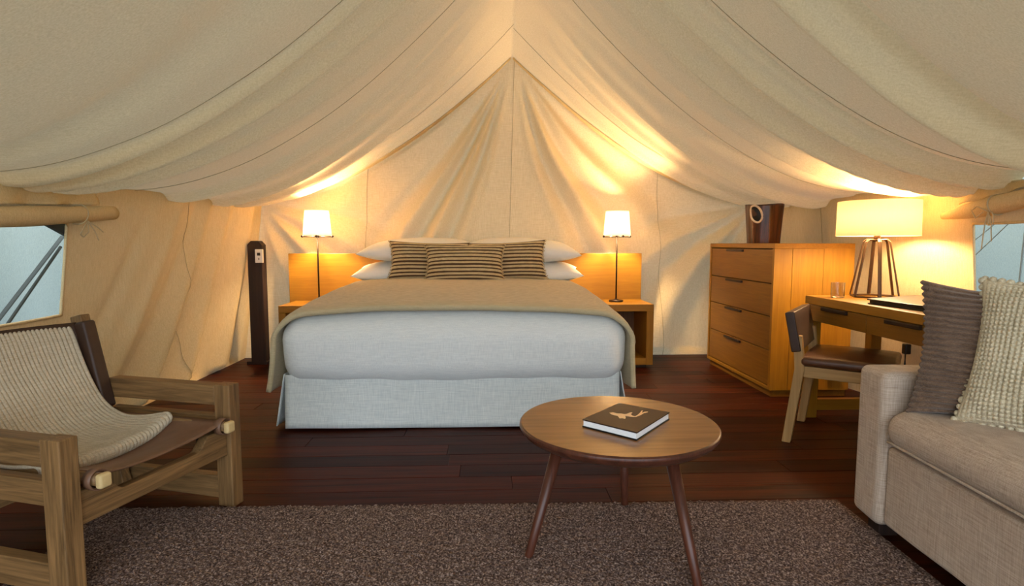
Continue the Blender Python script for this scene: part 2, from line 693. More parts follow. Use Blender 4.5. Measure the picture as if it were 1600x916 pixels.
def make_side(name, fx, u, y0, y1, seams):
    ys, zs, hy, hz = side_lists(y0, y1)

    def pos(Y, t):
        return Vector((fx(Y, t), Y, t * (eave(Y) + 0.015)))
    m = MB().grid(lambda a, b: pos(ys[round(a * (len(ys) - 1))], zs[round(b * (len(zs) - 1))]), len(ys) - 1, len(zs) - 1,
                  lambda i, j: hy[0] <= i < hy[1] and hz[0] <= j < hz[1])
    o = structure(m.build(name, 'canvas', smooth=True, fix=False))
    sg = 1 if u < 0 else -1
    for ysm in seams:
        pts = []
        for k in range(31):
            p = pos(ysm, k / 30)
            p.x += 0.004 * sg
            pts.append(p)
        seam(o, pts, 0.002)
    return o, pos


wall_l, pos_l = make_side('wall_left', left_x, -1, 1.7, 3.13, (4.36,))
wall_r, pos_r = make_side('wall_right', right_x, 1, 1.5, 3.07, (4.5,))


def window(name, pos, sg, y0, y1):
    w = bpy.data.objects.new(name, None)
    COL.objects.link(w)
    w['kind'] = 'structure'
    loop = []
    for k in range(25):
        loop.append(pos(y1, WZ0 + (WZ1 - WZ0) * k / 24))
    for k in range(1, 41):
        loop.append(pos(y1 + (y0 - y1) * k / 40, WZ1))
    for k in range(1, 25):
        loop.append(pos(y0, WZ1 + (WZ0 - WZ1) * k / 24))
    for k in range(1, 41):
        loop.append(pos(y0 + (y1 - y0) * k / 40, WZ0))
    for p in loop:
        p.x += 0.004 * sg
    MB().tube(loop, 0.008, 6).build('window_hem', 'canvas', w, smooth=True, fix=False)
    return w


win_l = window('window_1', pos_l, 1, 1.7, 3.13)
win_r = window('window_2', pos_r, -1, 1.5, 3.07)

# added dark patch painting the shaded gap under the left window's roll
p0, p1, p2 = pos_l(3.13, WZ1), pos_l(2.98, WZ1), pos_l(3.13, WZ1 - 0.05)
MB().prism([(p0.y + .02, p0.z), (p1.y, p1.z), (p2.y + .02, p2.z)], 'x', p0.x - 0.03, p0.x - 0.012).build('gap_shade_patch', 'dark_webbing_and_gap', win_l)

# outer fly sheets seen through the windows
def fly(name, sg, x0):
    def fn(a, b):
        Y = -1.0 + 7.5 * a
        z = -0.28 + 2.9 * b
        x = x0 + sg * (0.85 * (1 - b)) + 0.05 * math.sin(Y * 2.1 + z) + 0.02 * math.sin(Y * 7 + z * 3) + 0.04 * g(Y - 3.6 + z * 0.2, 0.1)
        return Vector((x, Y, z))
    o = MB().grid(fn, 110, 40).build(name, 'fly_canvas', smooth=True, fix=False)
    return o


fl = tag(fly('fly_sheet', -1, -2.95), 'pale blue outer fly sheet seen through left window', 'tent fly')
fr = tag(fly('fly_sheet', 1, 3.35), 'pale blue outer fly sheet seen through right window', 'tent fly')

# ground outside and the platform
structure(MB().box((-14, -14, -0.5), (14, 14, -0.30)).build('ground', 'ground_soil'))
fl_o = structure(MB().box((-2.6, YF, -0.30), (3.0, YB + 0.25, -0.024)).build('floor', 'post_wood'))
PW = 0.146
plank_cache = {}
y = YF
row = 0
while y < YB + 0.2:
    x = -2.6 - random.random() * 1.4
    while x < 3.0:
        L = random.choice((1.6, 1.9, 2.2, 2.6))
        a, b = max(x, -2.6), min(x + L, 3.0)
        if b - a > 0.1:
            key = round(b - a, 2)
            if key not in plank_cache:
                o = MB().box((-key / 2 + .001, -PW / 2 + .0008, -0.024), (key / 2 - .001, PW / 2 - .0008, 0)).build('plank', 'floor_wood', fl_o, bevel=0.0015, bseg=1)
                plank_cache[key] = o.data
            else:
                o = bpy.data.objects.new('plank', plank_cache[key])
                COL.objects.link(o)
                o.parent = fl_o
                bv = o.modifiers.new('bevel', 'BEVEL')
                bv.width = 0.0015
                bv.segments = 1
            o.location = ((a + b) / 2, y + PW / 2, random.uniform(-0.0012, 0))
        x += L
    y += PW
    row += 1

# ------------------------------------------------------------------ bed
BX0, BX1, BY0, BY1 = -1.195, 0.785, 3.37, 5.40
bed = thing('bed', 'king bed with pleated pale linen skirt standing before the wooden headboard', 'bed', ((BX0 + BX1) / 2, (BY0 + BY1) / 2, 0))
BC = bed.location.copy()


def loc(o):
    """shift mesh of a child built in world space into its parent's frame"""
    M = Matrix.Translation(-o.parent.location)
    if any(o.parent.rotation_euler):
        M = (Matrix.Translation(o.parent.location) @ o.parent.rotation_euler.to_matrix().to_4x4()).inverted()
    o.data.transform(M)
    return o


loc(bx('base', (BX0 + .03, BY0 + .03, 0.03), (BX1 - .03, BY1, 0.30), 'mattress_white', bed))
loc(MB().rbox((BX0 + .03, BY0 + .03, 0.30), (BX1 - .03, BY1, 0.63), 0.06, 14).build('mattress', 'mattress_white', bed, smooth=True))


def skirt_front(a, b):
    x = BX0 + 0.004 + (BX1 - BX0 - 0.008) * a
    z = 0.012 + 0.32 * b
    y = BY0 - 0.006 - (1 - b) * (0.012 + 0.012 * math.sin(a * 9.2 + 0.6)) + 0.004 * nz(a * 9, b * 2)
    return Vector((x, y, z + (1 - b) * 0.006 * math.sin(a * 8 + 1)))


loc(MB().grid(skirt_front, 60, 10).build('skirt_panel', 'linen_skirt', bed, smooth=True, solid=0.006))
for sx, sg in ((BX0, -1), (BX1, 1)):
    def skirt_side(a, b, sx=sx, sg=sg):
        y = BY0 + 0.012 + (BY1 - BY0 - 0.02) * a
        z = 0.02 + 0.31 * b
        fl_ = (1 - b) * (0.04 * g(a, 0.08) + 0.012 * (1 + math.sin(a * 14)))
        return Vector((sx + sg * (0.008 + fl_), y, z))
    loc(MB().grid(skirt_side, 60, 10).build('skirt_panel', 'linen_skirt', bed, smooth=True, solid=0.006))


def crown(x, y):
    xn = (x - BC.x) / 1.0
    return 0.05 * (1 - min(1, abs(xn)) ** 2.6) - 0.014 + 0.068 * (1 - max(0, min(1, (4.9 - y) / 1.6)) ** 2.2)


def duv(p):
    x, y, z = p
    top = sm(0.55, 0.69, z)
    z2 = z + crown(x, y) * top
    # soft bulge of the hanging front and a wavy lower edge
    if y < BY0 + 0.25:
        y -= 0.018 * math.sin(PI * max(0, min(1, (z - 0.3) / 0.38)))
    low = 1 - sm(0.275, 0.34, z)
    z2 += low * (0.006 * math.sin(x * 5.3) + 0.004 * math.sin(x * 17 + 1))
    n = 0.008 * nz(x * 2.2, y * 2.2 + z * 1.7, 4.0) + 0.003 * nz(x * 7, y * 7, z * 7)
    return (x + n, y + n, z2 + n * 0.6 * top)


duvet = MB().rbox((BX0 - 0.02, BY0 - 0.055, 0.268), (BX1 + 0.035, 5.38, 0.668), 0.13, 54, duv).build('duvet', 'linen_white', smooth=True)
duvet.location = (0, 0, 0)
tag(duvet, 'plump white linen duvet draped over the foot of the bed', 'duvet')

# beige throw laid over the top of the bed and hanging down both sides
def throw_section():
    """cross section x,z (before crown) from lower left to lower right"""
    pts = []
    xl, xr = BX0 - 0.02, BX1 + 0.035
    zt, r = 0.690, 0.18
    for k in range(15):
        b = k / 14
        pts.append((xl - 0.028 - 0.035 * (1 - b) ** 1.6, 0.225 + (zt - r - 0.225) * b))
    for k in range(1, 9):
        a = PI - PI / 2 * k / 8
        pts.append((xl - 0.028 + r + r * math.cos(a), zt - r + r * math.sin(a)))
    for k in range(1, 34):
        pts.append((xl - 0.028 + r + (xr - xl + 0.056 - 2 * r) * k / 34, zt))
    for k in range(9):
        a = PI / 2 - PI / 2 * k / 8
        pts.append((xr + 0.028 - r + r * math.cos(a), zt - r + r * math.sin(a)))
    for k in range(1, 15):
        b = 1 - k / 14
        pts.append((xr + 0.024 + 0.012 * (1 - b) ** 1.6, 0.225 + (zt - r - 0.225) * b))
    return pts


SEC = throw_section()


def throw_fn(a, b):
    x, z = SEC[round(a * (len(SEC) - 1))]
    hang = 1 - sm(0.45, 0.68, z)
    y = 3.325 + 0.012 * hang + 1.62 * b
    zz = z + crown(x, y) * sm(0.5, 0.70, z)
    # front edge rolls over slightly
    e = g(b, 0.02)
    zz -= 0.018 * e * (1 - hang)
    y -= 0.004 * e
    # folds in the hanging sides
    sgn = -1 if x < BC.x else 1
    xx = x + sgn * hang * (0.008 * math.sin(b * 30 + (1 if sgn > 0 else 0)) - 0.01 * b)
    zz += 0.004 * nz(x * 4, y * 4, 2.2) + 0.002 * math.sin(x * 3.1 + y)
    return Vector((xx, y, zz + 0.012))


thr = MB().grid(throw_fn, len(SEC) - 1, 60).build('bed_throw', 'throw_beige', smooth=True, solid=0.026)
tag(thr, 'beige woven throw spread over the top of the bed and hanging at both sides', 'throw')


# pillows and cushions ------------------------------------------------
def pillow(mb, w, d, th, nu=36, nv=28, pinch=0.06, pw=2.6, rib=None, sag=0.0, mif=None):
    """lies in local xy, thickness z"""
    for sgn in (1, -1):
        def fn(a, b, sgn=sgn):
            # cosine spacing gives dense edges
            u = -math.cos(PI * a) * 0.35 + (2 * a - 1) * 0.65
            v = -math.cos(PI * b) * 0.35 + (2 * b - 1) * 0.65
            e = max(0.0, (1 - abs(u) ** pw) * (1 - abs(v) ** pw))
            z = sgn * th / 2 * e ** 0.5
            x = w / 2 * u * (1 - pinch * (1 - v * v) * abs(u) ** 1.5)
            y = d / 2 * v * (1 - pinch * (1 - u * u) * abs(v) ** 1.5)
            if rib:
                x, y, z = rib(u, v, x, y, z, sgn, e)
            z += 0.006 * nz(x * 6, y * 6, sgn * 3.0) * min(1, e * 3) - sag * (u * u)
            return Vector((x, y, z))
        mb.grid(fn, nu, nv, None, None, mif)
    return mb


def weld(o, dist=0.0006):
    bm = bmesh.new()
    bm.from_mesh(o.data)
    bmesh.ops.remove_doubles(bm, verts=bm.verts, dist=dist)
    bmesh.ops.recalc_face_normals(bm, faces=bm.faces)
    bm.to_mesh(o.data)
    bm.free()
    o.data.polygons.foreach_set('use_smooth', [True] * len(o.data.polygons))
    return o


def head_pillow(x, z, rz, w, label, tilt=0.0):
    o = weld(pillow(MB(), w, 0.50, 0.20, 44, 30, 0.07, 2.4).build('bed_pillow', 'pillow_cotton', smooth=True))
    o.location = (x, 5.09, z)
    o.rotation_euler = (R(6), tilt, rz)
    return tag(o, label, 'pillow', 'white pillows stacked at the head of the bed')


head_pillow(-0.655, 0.850, R(1), 1.0, 'lower white pillow of the left stack at bed head')
head_pillow(-0.60, 1.042, R(-2), 1.0, 'upper white pillow of the left stack at bed head', R(-1))
head_pillow(0.315, 0.850, R(-1), 1.0, 'lower white pillow of the right stack at bed head')
head_pillow(0.30, 1.042, R(2), 0.98, 'upper white pillow of the right stack at bed head', R(2.5))


def striped(x, y, z, rx, ry, rz, label, w=0.66, h=0.345):
    N = 11

    def rib(u, v, px, py, pz, sgn, e):
        ph = (v * 0.5 + 0.5) * N
        k = 0.5 - 0.5 * math.cos(2 * PI * ph)
        pz += sgn * 0.006 * k * min(1, e * 4)
        px *= 1 + 0.012 * k * abs(u) ** 8
        return px, py, pz
    root = thing('striped_cushion', label, 'cushion', (x, y, z), 0, 'striped cushions on the bed')
    nv = N * 8

    def mif(i, j):
        b = (j + 0.5) / nv
        v = -math.cos(PI * b) * 0.35 + (2 * b - 1) * 0.65
        return 0 if ((v * 0.5 + 0.5) * N) % 1 < 0.52 else 1
    o = weld(pillow(MB(), w, h, 0.15, 40, nv, 0.10, 2.8, rib, 0, mif).build('cover', ['stripe_cream', 'stripe_dark'], root, smooth=True, fix=False))
    fr_ = MB()
    for sx in (-1, 1):
        for k in range(26):
            v = -0.98 + 1.96 * k / 25
            px = sx * w / 2 * (1 - 0.10 * (1 - v * v))
            l = random.uniform(.008, .016)
            fr_.tube([(px - sx * .004, h / 2 * v, 0), (px + sx * l * .6, h / 2 * v + random.uniform(-.005, .005), random.uniform(-.005, .005)), (px + sx * l, h / 2 * v + random.uniform(-.008, .008), random.uniform(-.006, .006))], 0.0035, 5)
    f2 = fr_.build('fringe', 'stripe_cream', root, smooth=True)
    f2['kind'] = 'stuff'
    root.rotation_euler = (rx, ry, rz)
    return root


striped(-0.495, 4.83, 0.948, R(72), R(1.5), R(3), 'left striped brown and cream cushion, partly behind the middle one')
striped(0.155, 4.83, 0.950, R(72), R(-2.5), R(-3), 'right striped brown and cream cushion, partly behind the middle one')
striped(-0.19, 4.665, 0.930, R(70), R(0), R(0), 'front striped brown and cream cushion in the middle of the bed', 0.65, 0.34)

# ------------------------------------------------------------------ headboard
hb = thing('headboard', 'long low golden oak headboard panel behind bed and nightstands', 'headboard', (-0.2, 5.445, 0))
HX = (-1.852, -0.95, 0.55, 1.455)
for a, b in zip(HX, HX[1:]):
    loc(bx('board_panel', (a + .001, 5.42, 0.02), (b - .001, 5.465, 1.004), 'oak_x', hb, 0.003))

# ------------------------------------------------------------------ nightstands
def nightstand(x0, label):
    ns = thing('nightstand', label, 'nightstand', (x0, 4.95, 0), 0, 'oak nightstands beside the bed')
    w, d, tk = 0.57, 0.455, 0.062
    bx('top', (0, 0, 0.505), (w, d, 0.567), 'oak_x', ns)
    bx('side_panel', (0, 0, 0.03), (tk, d, 0.505), 'oak_z', ns)
    bx('side_panel', (w - tk, 0, 0.03), (w, d, 0.505), 'oak_z', ns)
    bx('bottom_panel', (tk, 0, 0.03), (w - tk, d, 0.09), 'oak_x', ns)
    bx('back_panel', (tk, d - 0.02, 0.09), (w - tk, d, 0.505), 'oak_inner', ns)
    bx('plinth', (0.05, 0.04, 0), (w - 0.05, d - 0.03, 0.03), 'post_wood', ns, 0)
    return ns


nightstand(-1.79, 'open oak nightstand left of the bed, largely hidden by the throw')
nightstand(0.875, 'open oak nightstand right of the bed with dark empty cubby')


# ------------------------------------------------------------------ bedside lamps
def bedside_lamp(x, y, z, label):
    l = thing('bedside_lamp', label, 'lamp', (x, y, z), 0, 'bedside lamps')
    MB().lathe([(0, 0), (0.062, 0), (0.066, 0.006), (0.062, 0.014), (0.02, 0.02), (0.008, 0.03), (0.0, 0.03)], seg=32).build('base', 'bronze', l, smooth=True)
    MB().tube([(0, 0, 0.02), (0, 0, 0.60)], 0.0075, 10).build('stem', 'bronze', l, smooth=True)
    arms = MB()
    for k in range(4):
        a = R(12) + k * PI / 2
        arms.tube([(0, 0, 0.59), (0.125 * math.cos(a), 0.125 * math.sin(a), 0.59)], 0.0045, 6)
        c = (0.128 * math.cos(a), 0.128 * math.sin(a), 0.593)
        arms.lathe([(0.0001, -0.012), (0.009, -0.007), (0.012, 0), (0.009, 0.007), (0.0001, 0.012)], c, 10)
    arms.build('shade_arms', 'bronze', l, smooth=True)
    MB().lathe([(0.123, 0.60), (0.103, 0.82), (0.100, 0.82), (0.120, 0.60)], seg=40, closed=True).build('shade', 'shade_bedside', l, smooth=True)
    b = MB().lathe([(0.0001, 0.66), (0.018, 0.67), (0.028, 0.70), (0.022, 0.735), (0.0001, 0.75)], seg=16).build('bulb', 'bulb_bedside', l, smooth=True)
    MB().tube([(0, 0, 0.59), (0, 0, 0.665)], 0.013, 10).build('socket', 'bronze', l, smooth=True)
    return l


bedside_lamp(-1.515, 5.20, 0.567, 'thin bronze bedside lamp with glowing white shade on left nightstand')
bedside_lamp(1.165, 5.20, 0.567, 'thin bronze bedside lamp with glowing white shade on right nightstand')

# ------------------------------------------------------------------ wooden post and thermostat
post = MB().prism([(-0.065, 0), (0.065, 0), (0.065, 1.085), (0.032, 1.12), (-0.032, 1.12), (-0.065, 1.085)], 'y', -0.05, 0.05).build('timber_post', 'post_wood', bevel=0.006)
post.location = (-2.08, 5.28, 0)
tag(post, 'dark stained timber post with chamfered top in the left back corner', 'post')
MB().box((-2.19, 5.235, 0), (-2.0, 5.36, 0.03)).build('post_foot', 'post_wood', None, bevel=0.004)
pf = bpy.data.objects['post_foot']
pf.parent = post
pf.data.transform(Matrix.Translation(-post.location))
th = thing('thermostat', 'small white thermostat with dark square display on the timber post', 'thermostat', (-2.035, 5.228, 0.985))
bx('body', (-0.034, -0.022, -0.06), (0.034, 0.0015, 0.06), 'white_plastic', th, 0.004)
bx('display', (-0.014, -0.0235, 0.004), (0.014, -0.021, 0.03), 'dark_plastic', th, 0.001)
m = MB()
m.box((-0.004, -0.0232, -0.034), (0.004, -0.021, -0.014))
m.build('button', 'bronze', th, bevel=0.001)

# ------------------------------------------------------------------ chest of drawers
ch = thing('chest_of_drawers', 'tall golden oak chest of four drawers in the right back corner', 'chest of drawers', (2.0, 3.96, 0))
CW, CD, CH_ = 1.175, 0.578, 1.098           # along y, along x, height
bx('top', (0, 0, 1.062), (CD, CW, CH_), 'oak_y', ch)
bx('side_panel', (0, 0, 0.05), (0.13, 0.028, 1.062), 'oak_z', ch, 0.002)
bx('side_panel', (0.132, 0, 0.05), (0.355, 0.028, 1.062), 'oak_z', ch, 0.002)
bx('side_panel', (0.357, 0, 0.05), (CD, 0.028, 1.062), 'oak_z', ch, 0.002)
bx('side_panel', (0, CW - 0.028, 0.05), (CD, CW, 1.062), 'oak_z', ch, 0.002)
bx('back_panel', (CD - 0.02, 0.028, 0.05), (CD, CW - 0.028, 1.062), 'oak_z', ch, 0)
bx('bottom_panel', (0.0, 0.028, 0.05), (CD - 0.02, CW - 0.028, 0.075), 'oak_y', ch, 0.002)
bx('plinth', (0.02, 0.02, 0), (CD - 0.01, CW - 0.02, 0.05), 'oak_dark_y', ch, 0.002)
zs_ = [0.079, 0.334, 0.578, 0.813, 1.058]
for a, b in zip(zs_, zs_[1:]):
    dr = bx('drawer', (0.006, 0.032, a + 0.003), (0.45, CW - 0.032, b - 0.003), 'oak_dark_y', ch, 0.003)
    bx('handle', (-0.010, CW / 2 - 0.085, b - 0.026), (0.012, CW / 2 + 0.215, b - 0.008), 'handle_dark', dr, 0.003)

# log vase
vz = thing('log_vase', 'dark charred log vase with pale rimmed knot hole on the chest of drawers', 'vase', (2.235, 4.62, 1.098), R(100))


def vase_prof(k, z):
    an = 2 * PI * k / 64
    lob = 1 + 0.05 * math.sin(3 * an + 1) + 0.03 * math.sin(7 * an + z * 3) + 0.02 * math.sin(13 * an + 2)
    return (0.122 + 0.022 * (z / 0.31)) * lob


vs, fs = [], []
rows = [(0.0, 1), (0.004, 1)] + [(0.31 * i / 16, 1) for i in range(1, 17)] + [(0.312, .88), (0.15, .82), (0.03, .78)]
for (z, s_) in rows:
    for k in range(64):
        an = 2 * PI * k / 64
        r = vase_prof(k, z) * s_
        vs.append((r * math.cos(an), r * math.sin(an), z + (0.006 * math.sin(2 * an) if z > 0.3 else 0)))
for i in range(len(rows) - 1):
    for k in range(64):
        k2 = (k + 1) % 64
        fs.append((i * 64 + k, i * 64 + k2, i * 64 + 64 + k2, i * 64 + 64 + k))
fs.append(tuple(range(63, -1, -1)))
fs.append(tuple((len(rows) - 1) * 64 + k for k in range(64)))
MB().add(vs, fs).build('body', 'log_wood', vz, smooth=True)
# knot hole faces the bed and camera
hd = math.atan2(-4.62, -2.235) - R(100) + R(-24)
hm = Matrix.Rotation(hd, 4, 'Z')
ring, hole = [], []
for k in range(33):
    a = 2 * PI * k / 32
    yy, zz = 0.043 * math.cos(a), 0.232 + 0.066 * math.sin(a)
    yy += 0.012 * (0.232 - zz) / 0.06
    an = hd + yy / 0.138
    kk = (an % (2 * PI)) / (2 * PI) * 64
    r = vase_prof(kk, zz) + 0.003
    ring.append((r * math.cos(an), r * math.sin(an), zz))
MB().tube(ring, 0.0085, 8, None, False).build('knot_rim', 'bark_ring', vz, smooth=True)
cen = Vector((sum(p[0] for p in ring[:-1]) / 32, sum(p[1] for p in ring[:-1]) / 32, 0.232)) * 1.0
cv = [tuple(cen - Vector((cen.x, cen.y, 0)) * 0.02)] + ring[:-1]
MB().add(cv, [(0, i + 1, (i + 1) % 32 + 1) for i in range(32)]).build('knot_hole', 'strap_black', vz, smooth=True, solid=0.004)

# ------------------------------------------------------------------ desk
DX0, DX1, DY0, DY1, DZ = 2.0, 2.59, 2.22, 3.545, 0.772
dk = thing('writing_desk', 'golden oak writing desk with two slim drawers along the right wall', 'desk', (DX0, DY0, 0))
dw, dl = DX1 - DX0, DY1 - DY0
bx('desk_top', (0, 0, DZ - 0.05), (dw, dl, DZ), 'oak_y', dk)
bx('apron', (dw - 0.03, 0.02, 0.62), (dw - 0.01, dl - 0.02, DZ - 0.05), 'oak_y', dk, 0.002)
bx('apron', (0.02, dl - 0.03, 0.62), (dw - 0.02, dl - 0.005, DZ - 0.05), 'oak_x', dk, 0.002)
bx('apron', (0.02, 0.005, 0.62), (dw - 0.02, 0.03, DZ - 0.05), 'oak_x', dk, 0.002)
mid = 2.955 - DY0
for a, b, h0, h1 in ((mid + .002, dl - 0.03, 3.115 - DY0, 3.355 - DY0), (0.03, mid - .002, 2.56 - DY0, 2.80 - DY0)):
    dr = bx('drawer', (0.004, a, 0.622), (0.42, b, DZ - 0.053), 'oak_dark_y', dk, 0.002)
    bx('handle', (-0.012, h0, DZ - 0.075), (0.012, h1, DZ - 0.0545), 'handle_dark', dr, 0.003)
for x0, y0 in ((0.0, dl - 0.07), (0.395, dl - 0.07), (0.0, 0.0), (0.395, 0.0)):
    bx('leg', (x0 + 0.004, y0 + 0.004, 0), (x0 + 0.07, y0 + 0.066, 0.621), 'oak_z', dk, 0.003)
for y0 in (dl - 0.055, 0.015):
    bx('stretcher', (0.071, y0, 0.045), (0.395, y0 + 0.04, 0.115), 'oak_x', dk, 0.003)

# desk lamp
lx, ly = 2.345, 3.40
dl_ = thing('desk_lamp', 'table lamp with wide cream drum shade and open bronze strap base on desk', 'lamp', (lx, ly, DZ), R(8))
for k in range(6):
    a = k * PI / 3
    ca, sa = math.cos(a), math.sin(a)
    m = MB()
    pts = [(0.012, 0.345), (0.055, 0.35), (0.072, 0.335), (0.132, 0.012), (0.13, 0.004)]
    m.tube([(r * ca, r * sa, z) for r, z in pts], 0.0105, 8, None, True, 0.45)
    m.build('strut', 'bronze_bar', dl_, smooth=False)
    a2 = a + PI / 3
    MB().tube([(0.13 * ca, 0.13 * sa, 0.006), (0.13 * math.cos(a2), 0.13 * math.sin(a2), 0.006)], 0.006, 6).build('foot_bar', 'bronze_bar', dl_)
MB().tube([(0, 0, 0.338), (0, 0, 0.40)], 0.018, 12).build('socket', 'bronze_bar', dl_, smooth=True)
MB().lathe([(0.220, 0.370), (0.217, 0.578), (0.214, 0.578), (0.217, 0.370)], seg=64, closed=True).build('shade', 'shade_desk', dl_, smooth=True)
sp = MB()
for k in range(3):
    a = k * 2 * PI / 3
    sp.tube([(0.015 * math.cos(a), 0.015 * math.sin(a), 0.395), (0.2155 * math.cos(a), 0.2155 * math.sin(a), 0.39)], 0.002, 5)
sp.build('shade_spider', 'bronze_bar', dl_)
MB().lathe([(0.0001, 0.40), (0.018, 0.41), (0.032, 0.45), (0.026, 0.49), (0.0001, 0.505)], seg=16).build('bulb', 'bulb_desk', dl_, smooth=True)

# folder on the desk
fo = thing('leather_folder', 'black leather guest folder with slanted cover lying on desk', 'folder', (2.055, 3.03, DZ), R(6))
MB().prism([(0, 0), (0.29, 0), (0.29, 0.006), (0, 0.006)], 'y', -0.38, 0.0).build('back_cover', 'black_cover', fo, bevel=0.002)
MB().prism([(0.006, 0.006), (0.282, 0.006), (0.282, 0.034), (0.006, 0.019)], 'y', -0.37, -0.01).build('pages', 'black_cover', fo)
MB().prism([(-0.004, 0.0195), (0.29, 0.0355), (0.29, 0.044), (-0.004, 0.028)], 'y', -0.38, 0.0).build('front_cover', 'black_cover', fo, bevel=0.003)

# glass tumbler
tb = thing('water_glass', 'clear glass tumbler standing on desk beside the lamp', 'glass', (2.105, 3.38, DZ))
MB().lathe([(0.0001, 0.0), (0.033, 0.0), (0.037, 0.004), (0.039, 0.092), (0.0365, 0.092), (0.0345, 0.012), (0.0001, 0.010)], seg=72).build('tumbler', 'clear_glass', tb, smooth=False)

# wall outlet, plug and cord behind the desk
ot = thing('power_plug', 'black power plug with hanging cord below the desk by the wall', 'plug', (2.715, 3.56, 0.42))
bx('plug', (-0.045, -0.018, -0.033), (-0.005, 0.018, 0.033), 'dark_plastic', ot, 0.006)
MB().tube([(-0.03, 0, -0.03), (-0.03, 0, -0.10), (-0.028, -0.01, -0.18), (-0.03, -0.02, -0.30), (-0.06, -0.05, -0.405), (-0.12, -0.1, -0.414)], 0.006, 6).build('cord', 'dark_plastic', ot, smooth=True)
ob = thing('outlet_box', 'small white outlet box low behind the desk chair', 'outlet', (2.47, 3.945, 0.19))
bx('box', (-0.05, -0.022, -0.055), (0.05, 0.0145, 0.055), 'white_plastic', ob, 0.004)

# ------------------------------------------------------------------ desk chair
dc = thing('desk_chair', 'oak desk chair with brown leather seat pulled out at the desk', 'chair', (1.66, 3.03, 0), R(-38))
# local: +x forward, +y to the far side; near back leg at origin
cw = 0.50
for y0 in (0.0, cw - 0.04):
    prof = [(-0.045, 0), (0.005, 0), (0.062, 0.40), (0.055, 0.55), (0.035, 0.56), (0.0, 0.56), (0.012, 0.42)]
    MB().prism([(-0.045, 0), (0.0, 0), (0.055, 0.42), (0.035, 0.60), (-0.01, 0.60), (0.005, 0.42)], 'y', y0, y0 + 0.04).build('leg', 'pale_oak_z', dc, bevel=0.004)
    bx('leg', (0.40, y0, 0), (0.445, y0 + 0.04, 0.43), 'pale_oak_z', dc, 0.004)
    bx('rail', (0.05, y0 + 0.008, 0.375), (0.40, y0 + 0.034, 0.435), 'pale_oak_x', dc, 0.003)
bx('rail', (0.41, 0.04, 0.375), (0.435, cw - 0.04, 0.435), 'pale_oak_z', dc, 0.003)
bx('rail', (0.015, 0.04, 0.375), (0.04, cw - 0.04, 0.435), 'pale_oak_z', dc, 0.003)
bk = Matrix.Translation((0.012, 0, 0.512)) @ Matrix.Rotation(R(-11), 4, 'Y')
MB().rbox((-0.024, -0.010, 0.0), (0.024, cw + 0.010, 0.218), 0.007, 14, None, bk).build('backrest', 'leather_dark', dc, smooth=True)


def seat_fn(p):
    x, y, z = p
    if z > 0.46:
        z += 0.02 * (1 - ((x - .24) / .25) ** 2) * (1 - ((y - .25) / .27) ** 2) + 0.004 * nz(x * 9, y * 9, 3)
    return (x, y, z)


MB().rbox((0.03, -0.005, 0.435), (0.475, cw + 0.005, 0.485), 0.022, 20, seat_fn).build('seat', 'leather_seat', dc, smooth=True)

# ------------------------------------------------------------------ sofa
so = thing('sofa', 'grey beige linen sofa with square arm at the right edge', 'sofa', (1.435, 2.15, 0), R(-4))
SL = 2.0


def plump(p):
    x, y, z = p
    n = 0.004 * nz(x * 5, y * 5, z * 5)
    return (x + n, y + n, z + n)


MB().rbox((0, -0.168, 0.06), (0.9, 0, 0.635), 0.03, 18, plump).build('armrest', 'sofa_linen', so, smooth=True)
MB().rbox((0, -SL, 0.06), (0.9, -SL + 0.168, 0.635), 0.03, 18, plump).build('armrest', 'sofa_linen', so, smooth=True)
MB().rbox((0.02, -SL + 0.17, 0.075), (0.86, -0.17, 0.365), 0.018, 18, plump).build('seat_base', 'sofa_linen', so, smooth=True)


def seatc(p):
    x, y, z = p
    cx = max(0, 1 - ((x - .32) / .40) ** 2)
    cy = max(0, 1 - ((y + 1.0) / .86) ** 2) ** 0.4
    if z > 0.44:
        z += 0.022 * cx * cy
    x -= 0.012 * math.sin(PI * max(0, min(1, (z - .36) / .16))) * (1 if x < 0.1 else 0)
    n = 0.005 * nz(x * 4, y * 4, z * 4)
    return (x + n, y, z + n)


sc = MB().rbox((0.002, -SL + 0.175, 0.368), (0.70, -0.174, 0.508), 0.065, 44, seatc).build('seat_cushion', 'sofa_linen', so, smooth=True)
pip = MB()
for zz, xx in ((0.392, 0.004), ):
    pip.tube([(xx, -0.20 - (SL - 0.4) * k / 40, zz + 0.0) for k in range(41)], 0.005, 6)
pip.build('piping', 'sofa_linen', sc, smooth=True)
MB().rbox((0.66, -SL + 0.172, 0.365), (0.90, -0.172, 0.80), 0.07, 20, plump).build('backrest', 'sofa_linen', so, smooth=True)
for x0 in (0.04, 0.78):
    for y0 in (-0.12, -SL + 0.05):
        bx('foot', (x0, y0, 0), (x0 + 0.07, y0 + 0.07, 0.062), 'post_wood', so, 0.003)


def stand(o, a, along, lean, roll=0.0):
    """stand a cushion (local x along, y up) with its lower left corner at a"""
    al = Vector(along).normalized()
    nrm = Vector((al.y, -al.x, 0))                      # facing camera side
    up = (Vector((0, 0, 1)) * math.cos(lean) - nrm * math.sin(lean)).normalized()
    up2 = (up * math.cos(roll) + al * math.sin(roll))
    al2 = (al * math.cos(roll) - up * math.sin(roll))
    n2 = al2.cross(up2)
    o.matrix_world = Matrix(((al2.x, up2.x, n2.x, a[0]), (al2.y, up2.y, n2.y, a[1]), (al2.z, up2.z, n2.z, a[2]), (0, 0, 0, 1)))


